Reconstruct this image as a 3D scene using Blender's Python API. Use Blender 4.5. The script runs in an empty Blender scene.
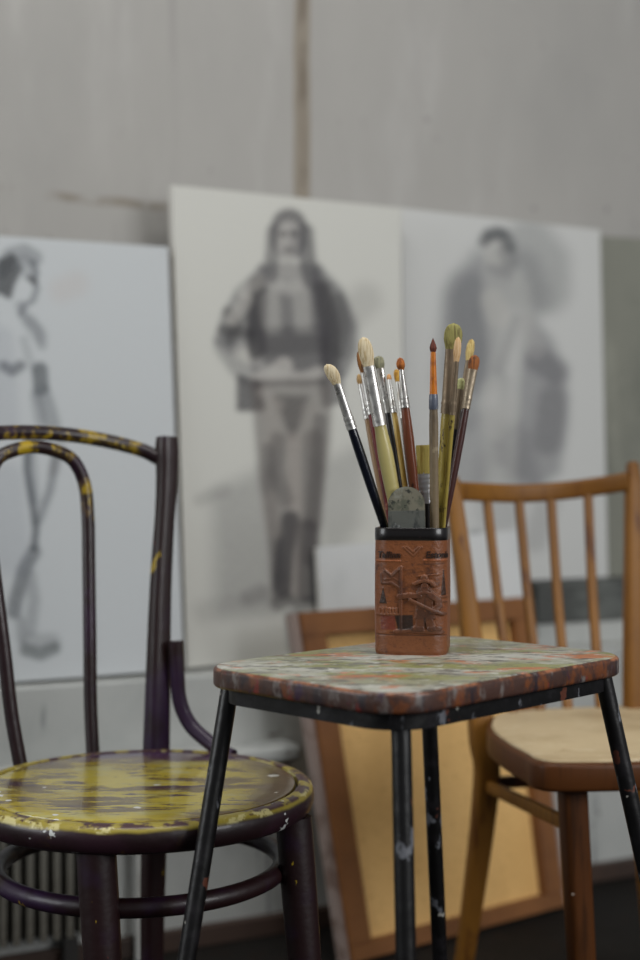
import bpy, bmesh, math, random
import numpy as np
from mathutils import Vector, Matrix
random.seed(7)
S = bpy.context.scene
COL = S.collection
F = 1333.333
CAMZ = 0.81
TAN = math.tan(math.radians(26)); CW = math.cos(math.radians(26)); SW = math.sin(math.radians(26))

def P(px, py, d):
    return Vector(((px - 320) / F * d, d, CAMZ - (py - 480) / F * d))

# ------------------------------------------------------------------ materials
def lin(c):
    return tuple(((v / 255) / 12.92 if v / 255 <= .04045 else ((v / 255 + .055) / 1.055) ** 2.4) for v in c) + (1,)

def mat(name, base, rough=.5, metal=0, layers=(), bump=None, attr=None, coat=0, spec=.5, rough_var=None, attr_mix=None):
    """layers: (scale, lo, hi, colour, stretch, detail[, band]) noise masks mixed in one after another.
    band = (axis, a, b): mask is further limited by object coordinate ramps."""
    m = bpy.data.materials.new(name); m.use_nodes = True
    nt = m.node_tree; N = nt.nodes; L = nt.links
    bs = N['Principled BSDF']
    bs.inputs['Roughness'].default_value = rough
    bs.inputs['Metallic'].default_value = metal
    bs.inputs['Specular IOR Level'].default_value = spec
    bs.inputs['Coat Weight'].default_value = coat
    tc = N.new('ShaderNodeTexCoord')
    if attr:
        a = N.new('ShaderNodeAttribute'); a.attribute_name = attr; cur = a.outputs['Color']
    else:
        r = N.new('ShaderNodeRGB'); r.outputs[0].default_value = lin(base); cur = r.outputs[0]
    off = 0
    for ly in layers:
        sc, lo, hi, colr, stretch, det = ly[:6]
        band = ly[6] if len(ly) > 6 else None
        mp = N.new('ShaderNodeMapping'); mp.inputs['Scale'].default_value = stretch
        off += 3.71; mp.inputs['Location'].default_value = (off, off * .7, -off)
        L.new(tc.outputs['Object'], mp.inputs['Vector'])
        nz = N.new('ShaderNodeTexNoise'); nz.inputs['Scale'].default_value = sc; nz.inputs['Detail'].default_value = det
        nz.inputs['Roughness'].default_value = .62
        L.new(mp.outputs[0], nz.inputs['Vector'])
        mr = N.new('ShaderNodeMapRange'); mr.inputs['From Min'].default_value = lo; mr.inputs['From Max'].default_value = hi
        mr.interpolation_type = 'SMOOTHSTEP'
        L.new(nz.outputs['Fac'], mr.inputs['Value'])
        fac = mr.outputs[0]
        if band:
            ax, pts, wob = band
            sp = N.new('ShaderNodeSeparateXYZ'); L.new(tc.outputs['Object'], sp.inputs[0])
            v = sp.outputs['XYZ'.index(ax)]
            if wob:
                n2 = N.new('ShaderNodeTexNoise'); n2.inputs['Scale'].default_value = wob[0]; n2.inputs['Detail'].default_value = 4
                L.new(tc.outputs['Object'], n2.inputs['Vector'])
                ma = N.new('ShaderNodeMath'); ma.operation = 'MULTIPLY_ADD'; ma.inputs[1].default_value = wob[1]
                L.new(n2.outputs['Fac'], ma.inputs[0]); L.new(v, ma.inputs[2])
                m3 = N.new('ShaderNodeMath'); m3.operation = 'SUBTRACT'; m3.inputs[1].default_value = wob[1] * .5
                L.new(ma.outputs[0], m3.inputs[0]); v = m3.outputs[0]
            cur_m = None
            for (a0, a1) in pts:
                q = N.new('ShaderNodeMapRange'); q.interpolation_type = 'SMOOTHSTEP'
                if a0 < a1:
                    q.inputs['From Min'].default_value = a0; q.inputs['From Max'].default_value = a1
                else:
                    q.inputs['From Min'].default_value = a1; q.inputs['From Max'].default_value = a0
                    q.inputs['To Min'].default_value = 1; q.inputs['To Max'].default_value = 0
                L.new(v, q.inputs['Value'])
                mm = N.new('ShaderNodeMath'); mm.operation = 'MULTIPLY'
                L.new(fac, mm.inputs[0]); L.new(q.outputs[0], mm.inputs[1]); fac = mm.outputs[0]
        mx = N.new('ShaderNodeMix'); mx.data_type = 'RGBA'
        L.new(fac, mx.inputs['Factor']); L.new(cur, mx.inputs['A']); mx.inputs['B'].default_value = lin(colr)
        cur = mx.outputs['Result']
    L.new(cur, bs.inputs['Base Color'])
    if rough_var:
        nz = N.new('ShaderNodeTexNoise'); nz.inputs['Scale'].default_value = rough_var[0]; nz.inputs['Detail'].default_value = 5
        L.new(tc.outputs['Object'], nz.inputs['Vector'])
        mr = N.new('ShaderNodeMapRange'); mr.inputs['From Min'].default_value = .35; mr.inputs['From Max'].default_value = .65
        mr.inputs['To Min'].default_value = rough_var[1]; mr.inputs['To Max'].default_value = rough_var[2]
        L.new(nz.outputs['Fac'], mr.inputs['Value']); L.new(mr.outputs[0], bs.inputs['Roughness'])
    if bump:
        sc, st, stretch = bump
        mp = N.new('ShaderNodeMapping'); mp.inputs['Scale'].default_value = stretch
        L.new(tc.outputs['Object'], mp.inputs['Vector'])
        nz = N.new('ShaderNodeTexNoise'); nz.inputs['Scale'].default_value = sc; nz.inputs['Detail'].default_value = 6
        L.new(mp.outputs[0], nz.inputs['Vector'])
        b = N.new('ShaderNodeBump'); b.inputs['Strength'].default_value = 1; b.inputs['Distance'].default_value = st
        L.new(nz.outputs['Fac'], b.inputs['Height']); L.new(b.outputs[0], bs.inputs['Normal'])
    return m

U = (1, 1, 1)
M = {}
M['wall'] = mat('plaster_wall', (160, 158, 154), .9, layers=[
    (1.3, .38, .70, (148, 147, 144), (1, 1, .6), 6),
    (4, .50, .80, (170, 168, 165), (2, 1, .4), 5),
    (9, .60, .80, (142, 140, 137), (2.0, 1, .12), 5),
    (22, .66, .74, (134, 132, 129), (1, 1, .8), 4),
    (12, .0, .30, (137, 129, 117), (1, 1, .5), 4, ('X', [(-.063, -.053), (-.018, -.026)], (5, .016))),
    (40, .40, .60, (112, 103, 92), (1, 1, .3), 4, ('X', [(-.048, -.044), (-.029, -.034)], (9, .014))),
    (14, .42, .60, (134, 128, 119), (1, 1, 1), 4, ('Z', [(1.325, 1.335), (1.352, 1.342)], (4, .05))),
], bump=(9, .004, (1, 1, .5)))
M['floor'] = mat('dark_floor', (22, 20, 18), .75, layers=[
    (3, .4, .65, (30, 28, 26), U, 6), (14, .55, .7, (34, 26, 21), U, 5)], bump=(30, .002, U), spec=.12)
M['plinth'] = mat('plinth_paint', (172, 174, 171), .7, layers=[
    (3, .45, .7, (152, 155, 153), (1, 1, .7), 5), (11, .60, .72, (116, 120, 120), (3, 3, .25), 4),
    (30, .68, .74, (100, 94, 86), U, 4)], bump=(20, .0015, U))
M['paper_edge'] = mat('canvas_edge', (206, 204, 198), .85, layers=[(12, .5, .7, (182, 178, 168), U, 4)])
M['paper_edge2'] = mat('canvas_edge_tan', (170, 160, 140), .85, layers=[(12, .5, .7, (140, 128, 108), U, 4)])
M['drawing'] = mat('charcoal_on_paper', None, .9, attr='ink', layers=[], bump=(60, .0008, U))
M['blank'] = mat('primed_canvas', (196, 198, 198), .85, layers=[(5, .5, .7, (184, 187, 187), U, 5)], bump=(120, .0006, U))
M['greenboard'] = mat('grey_green_board', (126, 127, 117), .8, layers=[
    (3, .45, .7, (104, 106, 98), U, 5), (8, .5, .7, (140, 141, 130), (2, 2, .5), 5)])
M['darkbox'] = mat('dark_grey_box', (72, 74, 72), .9, layers=[(5, .45, .65, (100, 103, 100), (1, 1, 3), 5)])
M['hardboard'] = mat('hardboard', (224, 182, 116), .75, layers=[
    (3, .4, .7, (212, 168, 102), U, 6), (90, .5, .75, (196, 152, 90), (1, 1, 2), 3)])
M['frame_wood'] = mat('stretcher_wood', (128, 82, 40), .65, layers=[
    (6, .4, .7, (104, 64, 30), (1, 1, 1), 6), (60, .5, .7, (122, 76, 36), (.3, .3, 4), 3)])
M['frame_edge'] = mat('stretcher_edge', (140, 124, 116), .85, layers=[(25, .5, .65, (112, 92, 82), U, 5)])
# chairs
M['chairwood'] = mat('varnished_beech', (134, 90, 33), .5, layers=[
    (4, .4, .7, (108, 70, 25), (1, 1, .6), 5), (45, .52, .7, (90, 52, 22), (1.6, 1.6, .12), 4),
    (30, .74, .78, (196, 170, 140), U, 3)], bump=(70, .0004, (1, 1, .15)), coat=.0, spec=.3)
M['chairwood_dark'] = mat('varnished_beech_dark', (84, 48, 21), .4, layers=[
    (5, .4, .7, (78, 44, 20), (1, 1, .6), 5), (45, .52, .7, (60, 34, 15), (1.6, 1.6, .12), 4),
    (50, .715, .74, (206, 190, 176), U, 3)], coat=0, spec=.25)
M['wornseat'] = mat('worn_plywood', (194, 174, 138), .6, layers=[
    (7, .42, .7, (172, 150, 114), (1, 2, 1), 6), (35, .55, .7, (206, 190, 158), (1, 3, 1), 5), (16, .64, .74, (150, 122, 84), U, 5)])
PUR = (60, 34, 56)
M['purple'] = mat('purple_brown_paint', (34, 13, 15), .45, layers=[
    (7, .50, .66, (46, 24, 56), U, 4), (12, .55, .68, (26, 13, 14), (1, 1, .5), 5),
    (26, .645, .665, (176, 148, 30), (1, 1, .45), 5), (60, .73, .745, (150, 60, 50), U, 3)], bump=(60, .0008, U), coat=.1)
M['bentpaint'] = mat('bent_top_paint', (30, 15, 22), .36, layers=[
    (7, .50, .66, (52, 28, 60), U, 4),
    (15, .47, .55, (160, 134, 30), (1, 1, 1.2), 6, ('Z', [(.33, .36)], (20, .06))),
    (48, .47, .55, (34, 18, 22), U, 5),
    (70, .70, .73, (200, 180, 90), U, 3)], bump=(60, .0008, U), coat=.1)
M['bentpaint_leg'] = mat('bent_loop_paint', (34, 17, 22), .38, layers=[
    (7, .50, .66, (48, 24, 50), U, 4),
    (13, .42, .52, (176, 148, 26), (1, 1, .8), 6, ('Z', [(.255, .30)], (25, .05))),
    (34, .44, .52, (36, 18, 22), (1, 1, .7), 6)], bump=(60, .0008, U), coat=.1)
M['seatyellow'] = mat('worn_yellow_paint', (186, 168, 50), .26, layers=[
    (5, .42, .66, (150, 130, 30), (1, 2, 1), 5),
    (12, .50, .62, (176, 166, 92), (1.2, 2.2, 1), 6),
    (10, .50, .60, (104, 84, 38), (.8, 2.6, 1), 7),
    (22, .56, .64, (66, 42, 50), (.7, 2.8, 1), 7),
    (6, .0, .35, (72, 44, 80), U, 6, ('Y', [(.085, .165)], (16, .09))),
    (6, .0, .35, (92, 70, 36), U, 6, ('X', [(.09, .165)], (18, .10))),
    (26, .70, .715, (214, 214, 206), U, 2)], bump=(26, .0009, (1, 2.4, 1)), coat=.35)
M['seatring'] = mat('seat_ring_paint', (34, 17, 20), .42, layers=[
    (9, .45, .62, (46, 24, 34), U, 4),
    (16, .58, .66, (88, 66, 26), U, 6),
    (40, .71, .74, (160, 60, 48), U, 3),
    (20, .25, .40, (160, 144, 56), U, 5, ('Z', [(-.0085, -.0040)], (30, .007))),
    (34, .46, .54, (70, 42, 48), (1, 1, 1), 6, ('Z', [(-.0045, -.0020)], (30, .002))),
    (40, .52, .58, (206, 196, 136), U, 4, ('Z', [(-.0085, -.005), (-.0005, -.002)], (30, .004))),
    (34, .68, .70, (206, 208, 206), U, 3)], bump=(50, .001, U), coat=.15)
# stool
M['stooltop'] = mat('stool_top_paint', (148, 148, 124), .42, layers=[
    (7, .44, .56, (182, 182, 172), (1, 1.8, 1), 8),
    (8, .50, .60, (138, 140, 88), (1, 2.0, 1), 7),
    (15, .53, .62, (110, 108, 100), (1, 2.8, 1), 7),
    (9, .57, .64, (178, 112, 74), (1, 2.2, 1), 7),
    (24, .59, .63, (188, 128, 100), (1, 1.8, 1), 7), (55, .56, .64, (104, 104, 94), (1, 2, 1), 7), (48, .60, .66, (196, 196, 188), (1, 2, 1), 6),
    (30, .58, .66, (84, 82, 80), (1, 3.0, 1), 7),
    (44, .69, .72, (222, 220, 212), U, 4)], bump=(30, .0009, (1, 2.4, 1)), coat=.1)
M['stooledge'] = mat('stool_edge_paint', (74, 50, 42), .42, layers=[
    (40, .50, .62, (116, 66, 36), (1, 1, .7), 7),
    (46, .50, .62, (50, 38, 42), (1, 1, .4), 7),
    (60, .55, .66, (118, 110, 106), (1, 1, .4), 6),
    (54, .60, .68, (60, 36, 58), (1, 1, .5), 6),
    (60, .62, .70, (124, 50, 42), (1, 1, .6), 5),
    (40, .46, .60, (160, 104, 72), U, 6, ('Z', [(.0068, .0095)], (50, .005)))], bump=(60, .001, U), coat=.15)
M['blackmetal'] = mat('black_painted_metal', (13, 12, 13), .38, layers=[
    (30, .52, .66, (30, 28, 31), U, 5),
    (34, .615, .65, (104, 106, 112), (1, 1, .6), 4), (30, .68, .70, (96, 54, 40), U, 3),
    (46, .70, .71, (168, 166, 158), U, 2)], bump=(50, .001, U), spec=.45)
# cup
M['cupbody'] = mat('carved_leather', None, .46, attr='ink', layers=[
    (60, .54, .72, (74, 40, 25), U, 6), (150, .55, .75, (70, 38, 24), (1, 1, 4), 4), (130, .66, .74, (150, 88, 50), U, 3)], bump=(220, .0009, U), coat=.08)
M['cuprim'] = mat('black_rim', (13, 9, 10), .34, layers=[(60, .6, .7, (54, 40, 38), U, 4)], coat=.3)
M['lettering'] = mat('dark_lettering', (44, 26, 18), .45, layers=[(200, .5, .7, (64, 38, 24), U, 2)])
M['cupinside'] = mat('cup_inside', (34, 24, 20), .7, layers=[(60, .5, .7, (48, 34, 28), U, 2)])

def bmat(name, c1, c2, tipc=None):
    return mat(name, c1, .7, layers=[(500, .45, .62, c2, (1, 1, .06), 3)], bump=(900, .0006, (1, 1, .04)))
def hmat(name, c1, c2, rough=.35, c3=None):
    ly = [(40, .5, .66, c2, (1, 1, .3), 5)]
    if c3: ly.append((95, .60, .67, c3, (1, 1, .5), 4))
    return mat(name, c1, rough, layers=ly, bump=(150, .0003, U), coat=.2)
def fmat(name, c1, c2, rough=.25, metal=.9):
    return mat(name, c1, rough, metal, layers=[(120, .58, .74, c2, (1, 1, .15), 4)], rough_var=(160, rough, rough + .3))

# ------------------------------------------------------------------ mesh helpers
def link_mesh(name, verts, faces, m, parent=None, smooth=True, origin=None, attr=None, world_off=None):
    """verts in world space; children keep coordinates relative to their parent's base."""
    off = Vector((0, 0, 0))
    p = parent
    while p:
        off += p.location; p = p.parent
    if origin is not None and parent is None: off = Vector(origin)
    loc = Vector((0, 0, 0))
    if origin is not None and parent is not None:
        loc = Vector(origin) - off; off = Vector(origin)
    me = bpy.data.meshes.new(name)
    me.from_pydata([tuple(Vector(v) - off) for v in verts], [], faces)
    me.validate(); me.update()
    bm = bmesh.new(); bm.from_mesh(me); bmesh.ops.recalc_face_normals(bm, faces=bm.faces); bm.to_mesh(me); bm.free()
    if smooth:
        for p_ in me.polygons: p_.use_smooth = True
        me.set_sharp_from_angle(angle=math.radians(smooth if smooth is not True else 42))
    me.materials.append(m)
    if attr is not None:
        ca = me.color_attributes.new('ink', 'FLOAT_COLOR', 'POINT')
        ca.data.foreach_set('color', np.asarray(attr, dtype=np.float32).ravel())
    o = bpy.data.objects.new(name, me); COL.objects.link(o)
    o.parent = parent
    o.location = off if parent is None and origin is not None else loc
    return o

def thing(name, label, cat, loc, group=None):
    o = bpy.data.objects.new(name, None); COL.objects.link(o); o.location = loc
    o.empty_display_size = .05
    o['label'] = label; o['category'] = cat
    if group: o['group'] = group
    return o
def tag(o, label, cat, group=None):
    o['label'] = label; o['category'] = cat
    if group: o['group'] = group
    return o
def struct(o):
    o['kind'] = 'structure'; return o

def catmull(pts, n=8, closed=False):
    pts = [tuple(p) for p in pts]; k = len(pts); out = []
    A = np.array(pts, float)
    rng = range(k if closed else k - 1)
    for i in rng:
        if closed: p0, p1, p2, p3 = A[(i - 1) % k], A[i], A[(i + 1) % k], A[(i + 2) % k]
        else:
            p1, p2 = A[i], A[i + 1]
            p0 = A[i - 1] if i > 0 else 2 * p1 - p2
            p3 = A[i + 2] if i + 2 < k else 2 * p2 - p1
        for j in range(n):
            t = j / n
            out.append(.5 * ((2 * p1) + (-p0 + p2) * t + (2 * p0 - 5 * p1 + 4 * p2 - p3) * t * t + (-p0 + 3 * p1 - 3 * p2 + p3) * t ** 3))
    if not closed: out.append(A[-1])
    return [tuple(o) for o in out]

def tube(path, rad, sides=16, closed=False, ref=(0, 0, 1), sect=None, cap=True):
    """path of xyz; rad float, list or list of (ru, rv); sect: unit cross-section polygon list."""
    n = len(path); V = []; Fc = []
    P_ = [Vector(p) for p in path]
    if sect is None: sect = [(math.cos(2 * math.pi * k / sides), math.sin(2 * math.pi * k / sides)) for k in range(sides)]
    m = len(sect)
    ref = Vector(ref)
    prevu = None
    for i in range(n):
        if closed: t = P_[(i + 1) % n] - P_[(i - 1) % n]
        else: t = P_[min(i + 1, n - 1)] - P_[max(i - 1, 0)]
        t.normalize()
        if prevu is None:
            u = ref.cross(t)
            if u.length < 1e-3: u = Vector((1, 0, 0)).cross(t)
        else:
            u = prevu - t * prevu.dot(t)
        u.normalize(); prevu = u; v = t.cross(u)
        r = rad[i] if isinstance(rad, (list, tuple)) else rad
        ru, rv = r if isinstance(r, (list, tuple)) else (r, r)
        for (a, b) in sect: V.append(P_[i] + u * (a * ru) + v * (b * rv))
    for i in range(n if closed else n - 1):
        for k in range(m):
            a = i * m + k; b = i * m + (k + 1) % m
            c = ((i + 1) % n) * m + (k + 1) % m; d = ((i + 1) % n) * m + k
            Fc.append((a, b, c, d))
    if not closed and cap:
        Fc.append(tuple(range(m))[::-1]); Fc.append(tuple((n - 1) * m + k for k in range(m)))
    return V, Fc

def rsect(r=.35, k=4):
    """unit rounded square section"""
    o = []
    for (cx, cy, a0) in ((1 - r, 1 - r, 0), (-1 + r, 1 - r, 90), (-1 + r, -1 + r, 180), (1 - r, -1 + r, 270)):
        for j in range(k + 1):
            a = math.radians(a0 + 90 * j / k); o.append((cx + r * math.cos(a), cy + r * math.sin(a)))
    return o

def merge(parts):
    V = []; Fc = []
    for v, f in parts:
        b = len(V); V += list(v); Fc += [tuple(i + b for i in q) for q in f]
    return V, Fc

def slab(outline, z0, z1, bev=.004, seg=3):
    """horizontal slab from a CCW outline (list of xy) with rounded edges; returns verts, faces"""
    A = np.array(outline, float); n = len(A)
    nx = np.roll(A, -1, 0) - np.roll(A, 1, 0)
    nr = np.c_[nx[:, 1], -nx[:, 0]]; nr /= np.linalg.norm(nr, axis=1)[:, None]
    rings = []
    for k in range(seg + 1):
        a = math.pi / 2 * k / seg
        rings.append((z0 + bev * (1 - math.sin(a)) if False else z0 + bev * (1 - math.cos(math.pi / 2 - a)) * 0 + bev * (1 - math.sin(a)), bev * (1 - math.cos(a))))
    rings = [(z0 + bev * (1 - math.sin(math.pi / 2 * k / seg)), bev * (1 - math.cos(math.pi / 2 * k / seg))) for k in range(seg, -1, -1)]
    top = [(z1 - bev * (1 - math.sin(math.pi / 2 * k / seg)), bev * (1 - math.cos(math.pi / 2 * k / seg))) for k in range(0, seg + 1)]
    V = []; Fc = []
    R = rings + top
    for z, ins in R:
        Q = A - nr * ins
        V += [Vector((q[0], q[1], z)) for q in Q]
    for i in range(len(R) - 1):
        for k in range(n):
            Fc.append((i * n + k, i * n + (k + 1) % n, (i + 1) * n + (k + 1) % n, (i + 1) * n + k))
    Fc.append(tuple(range(n))[::-1]); Fc.append(tuple((len(R) - 1) * n + k for k in range(n)))
    return V, Fc

def box_axes(c, ax, hx, hy, hz):
    """box with centre c, unit axes ax (3), half sizes"""
    V = []
    for i in (-1, 1):
        for j in (-1, 1):
            for k in (-1, 1):
                V.append(Vector(c) + ax[0] * hx * i + ax[1] * hy * j + ax[2] * hz * k)
    Fc = [(0, 1, 3, 2), (4, 6, 7, 5), (0, 4, 5, 1), (2, 3, 7, 6), (0, 2, 6, 4), (1, 5, 7, 3)]
    return V, Fc

# ------------------------------------------------------------------ the room (frame of the back wall)
W = Vector((CW, SW, 0)); NW = Vector((SW, -CW, 0)); ZZ = Vector((0, 0, 1))
def wp(t, z, z0, out=0):
    """point t metres along the wall, height z, in the plane whose depth at the middle is z0"""
    return Vector((0, z0, z)) + W * t + ZZ * 0 + NW * out
def wt(px, z0):
    u = (px - 320) / F
    return u * z0 / (CW - u * SW)
Z_WALL, Z_PL = 2.74, 2.43
def wallbox(name, m, t0, t1, za, zb, o0, o1, z0=Z_WALL, bev=0, parent=None):
    """box along the wall between outward offsets o0..o1, rounded by bev"""
    c = Vector((0, z0, 0)) + W * ((t0 + t1) / 2) + NW * ((o0 + o1) / 2) + ZZ * ((za + zb) / 2)
    bm = bmesh.new()
    V, Fc = box_axes((0, 0, 0), (Vector((1, 0, 0)), Vector((0, 1, 0)), Vector((0, 0, 1))), (t1 - t0) / 2, (o1 - o0) / 2, (zb - za) / 2)
    vs = [bm.verts.new(v) for v in V]
    for f in Fc: bm.faces.new([vs[i] for i in f])
    bmesh.ops.recalc_face_normals(bm, faces=bm.faces)
    if bev: bmesh.ops.bevel(bm, geom=bm.edges[:], offset=bev, segments=3, affect='EDGES', profile=.5)
    me = bpy.data.meshes.new(name); bm.to_mesh(me); bm.free()
    me.materials.append(m)
    o = bpy.data.objects.new(name, me); COL.objects.link(o)
    o.location = c; o.rotation_euler = (0, 0, math.radians(26))
    if parent:
        o.parent = parent; o.location = c - parent.location
    return o
# back wall: object origin on the wall at floor so its own x runs along the wall
def backwall():
    me = bpy.data.meshes.new('wall_back')
    V = [(-3, 0, 0), (3.2, 0, 0), (3.2, 0, 2.9), (-3, 0, 2.9), (-3, .15, 0), (3.2, .15, 0), (3.2, .15, 2.9), (-3, .15, 2.9)]
    me.from_pydata(V, [], [(0, 1, 2, 3), (5, 4, 7, 6), (0, 4, 5, 1), (3, 2, 6, 7), (0, 3, 7, 4), (1, 5, 6, 2)])
    me.materials.append(M['wall'])
    o = bpy.data.objects.new('wall_back', me); COL.objects.link(o)
    o.location = (0, Z_WALL, 0); o.rotation_euler = (0, 0, math.radians(26))
    return struct(o)
backwall()
V, Fc = box_axes((0, 1.0, -.05), (Vector((1, 0, 0)), Vector((0, 1, 0)), ZZ), 4.5, 4.5, .05)
struct(link_mesh('floor', V, Fc, M['floor'], smooth=False))
V, Fc = box_axes((0, 1.0, 2.95), (Vector((1, 0, 0)), Vector((0, 1, 0)), ZZ), 4.5, 4.5, .05)
struct(link_mesh('ceiling', V, Fc, mat('ceiling_paint', (170, 168, 164), .9, layers=[(2, .4, .7, (160, 158, 154), U, 4)]), smooth=False))
PD = (Z_WALL - Z_PL) * CW      # how far the low ledge stands out of the wall
ZT = .468
# the low masonry ledge the pictures stand on: body, moulding
pl = wallbox('trim_1', M['plinth'], -2.4, 2.6, .0, ZT, 0.0, PD, bev=.004); struct(pl)
lip = wallbox('trim_2', M['plinth'], -2.4, wt(300, 2.37) - (PD + .06) * TAN, .318, .345, PD, PD + .068, bev=.008); struct(lip)
sk = wallbox('baseboard_back', mat('skirting', (60, 43, 34), .7, layers=[(8, .45, .65, (44, 34, 28), (1, 1, .4), 5)]), -2.4, 2.6, 0, .035, PD, PD + .018, bev=.003); struct(sk)

# ------------------------------------------------------------------ pictures
def seg_dist(X, Y, a, b):
    ax, ay = a; bx, by = b; dx, dy = bx - ax, by - ay
    t = np.clip(((X - ax) * dx + (Y - ay) * dy) / (dx * dx + dy * dy + 1e-9), 0, 1)
    return np.hypot(X - ax - t * dx, Y - ay - t * dy), t
def line_dist(X, Y, pts):
    if len(pts) == 1: return np.hypot(X - pts[0][0], Y - pts[0][1])
    d = np.full_like(X, 1e9)
    for a, b in zip(pts[:-1], pts[1:]): d = np.minimum(d, seg_dist(X, Y, a, b)[0])
    return d
def poly_sd(X, Y, pts):
    d = line_dist(X, Y, list(pts) + [pts[0]])
    ins = np.zeros(X.shape, bool); n = len(pts); j = n - 1
    for i in range(n):
        xi, yi = pts[i]; xj, yj = pts[j]
        c = ((yi > Y) != (yj > Y)) & (X < (xj - xi) * (Y - yi) / (yj - yi + 1e-12) + xi)
        ins ^= c; j = i
    return np.where(ins, -d, d)
def sm(x): x = np.clip(x, 0, 1); return x * x * (3 - 2 * x)
def ink_eval(X, Y, strokes, paper):
    C = np.empty(X.shape + (3,)); C[:] = lin(paper)[:3]
    for s in strokes:
        kind, pts, r, soft, st = s[:5]; col = np.array(lin(s[5] if len(s) > 5 else (62, 62, 66))[:3])
        d = poly_sd(X, Y, pts) if kind == 'p' else line_dist(X, Y, pts)
        tex = .86 + .14 * np.sin(X * 1.1 + Y * .9 + 2 * np.sin(Y * .13)) * np.sin(X * .31 - Y * .22)
        a = min(1, st * 1.14) * tex * sm(1 - (d - r) / (soft * 1.2))
        C = C * (1 - a[..., None]) + col * a[..., None]
    # paper tone and charcoal grain
    g = np.random.default_rng(5).normal(0, 1, X.shape)
    dark = 1 - C.mean(-1) / np.mean(lin(paper)[:3])
    C *= (1 + g * .10 * np.clip(dark, 0, .6))[..., None]
    return np.clip(C, 0, 1)

def plane_hit(px, py, p0, n):
    d = Vector(((px - 320) / F, 1, -(py - 480) / F)); o = Vector((0, 0, CAMZ))
    return o + d * ((p0 - o).dot(n) / d.dot(n))
def wall_plane(z0b, zb, z0t, zt):
    a = Vector((0, z0b, zb)); b = Vector((0, z0t, zt))
    n = W.cross((b - a).normalized()); n.normalize()
    if n.y > 0: n = -n
    return a, n
def picture(name, label, cat, quad, plane, thick, front, edge, strokes=None, paper=None, grid=(110, 200), group=None, face='canvas_sheet', edgename='stretcher_edge'):
    """quad: TL TR BR BL outline as seen, laid on a leaning plane at its real distance"""
    p0, n = plane
    q = [plane_hit(x, y, p0, n) for x, y in quad]
    back = -n * thick
    base = (q[2] + q[3]) / 2 + back * .5
    root = thing(name, label, cat, base, group)
    # body (edges + back)
    ins = .0015
    V = [p - n * ins for p in q] + [p + back for p in q]
    Fc = [(4, 7, 6, 5), (0, 4, 5, 1), (1, 5, 6, 2), (2, 6, 7, 3), (3, 7, 4, 0), (0, 1, 2, 3)]
    link_mesh(edgename, V, Fc, edge, root, smooth=False)
    gx, gy = grid if strokes else (2, 2)
    us = np.linspace(0, 1, gx); vs = np.linspace(0, 1, gy)
    Ug, Vg = np.meshgrid(us, vs)
    Q = [np.array(v) for v in q]
    Pt = (Q[0] * ((1 - Ug) * (1 - Vg))[..., None] + Q[1] * (Ug * (1 - Vg))[..., None] + Q[2] * (Ug * Vg)[..., None] + Q[3] * ((1 - Ug) * Vg)[..., None])
    Fc = [(j * gx + i, j * gx + i + 1, (j + 1) * gx + i + 1, (j + 1) * gx + i) for j in range(gy - 1) for i in range(gx - 1)]
    attr = None
    nv = gx * gy
    VV = [Vector(v) for v in Pt.reshape(-1, 3)] + [Vector(v) - n * ins for v in Pt.reshape(-1, 3)[[0, gx - 1, nv - 1, nv - gx]]]
    if strokes:
        D = Pt[..., 1]; X = 320 + F * Pt[..., 0] / D; Y = 480 - F * (Pt[..., 2] - CAMZ) / D
        C = ink_eval(X, Y, strokes, paper)
        attr = np.ones((nv + 4, 4)); attr[:nv, :3] = C.reshape(-1, 3); attr[nv:, :3] = lin(paper)[:3]
    link_mesh(face, VV, Fc, front, root, smooth=False, attr=attr)
    return root, q

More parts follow.
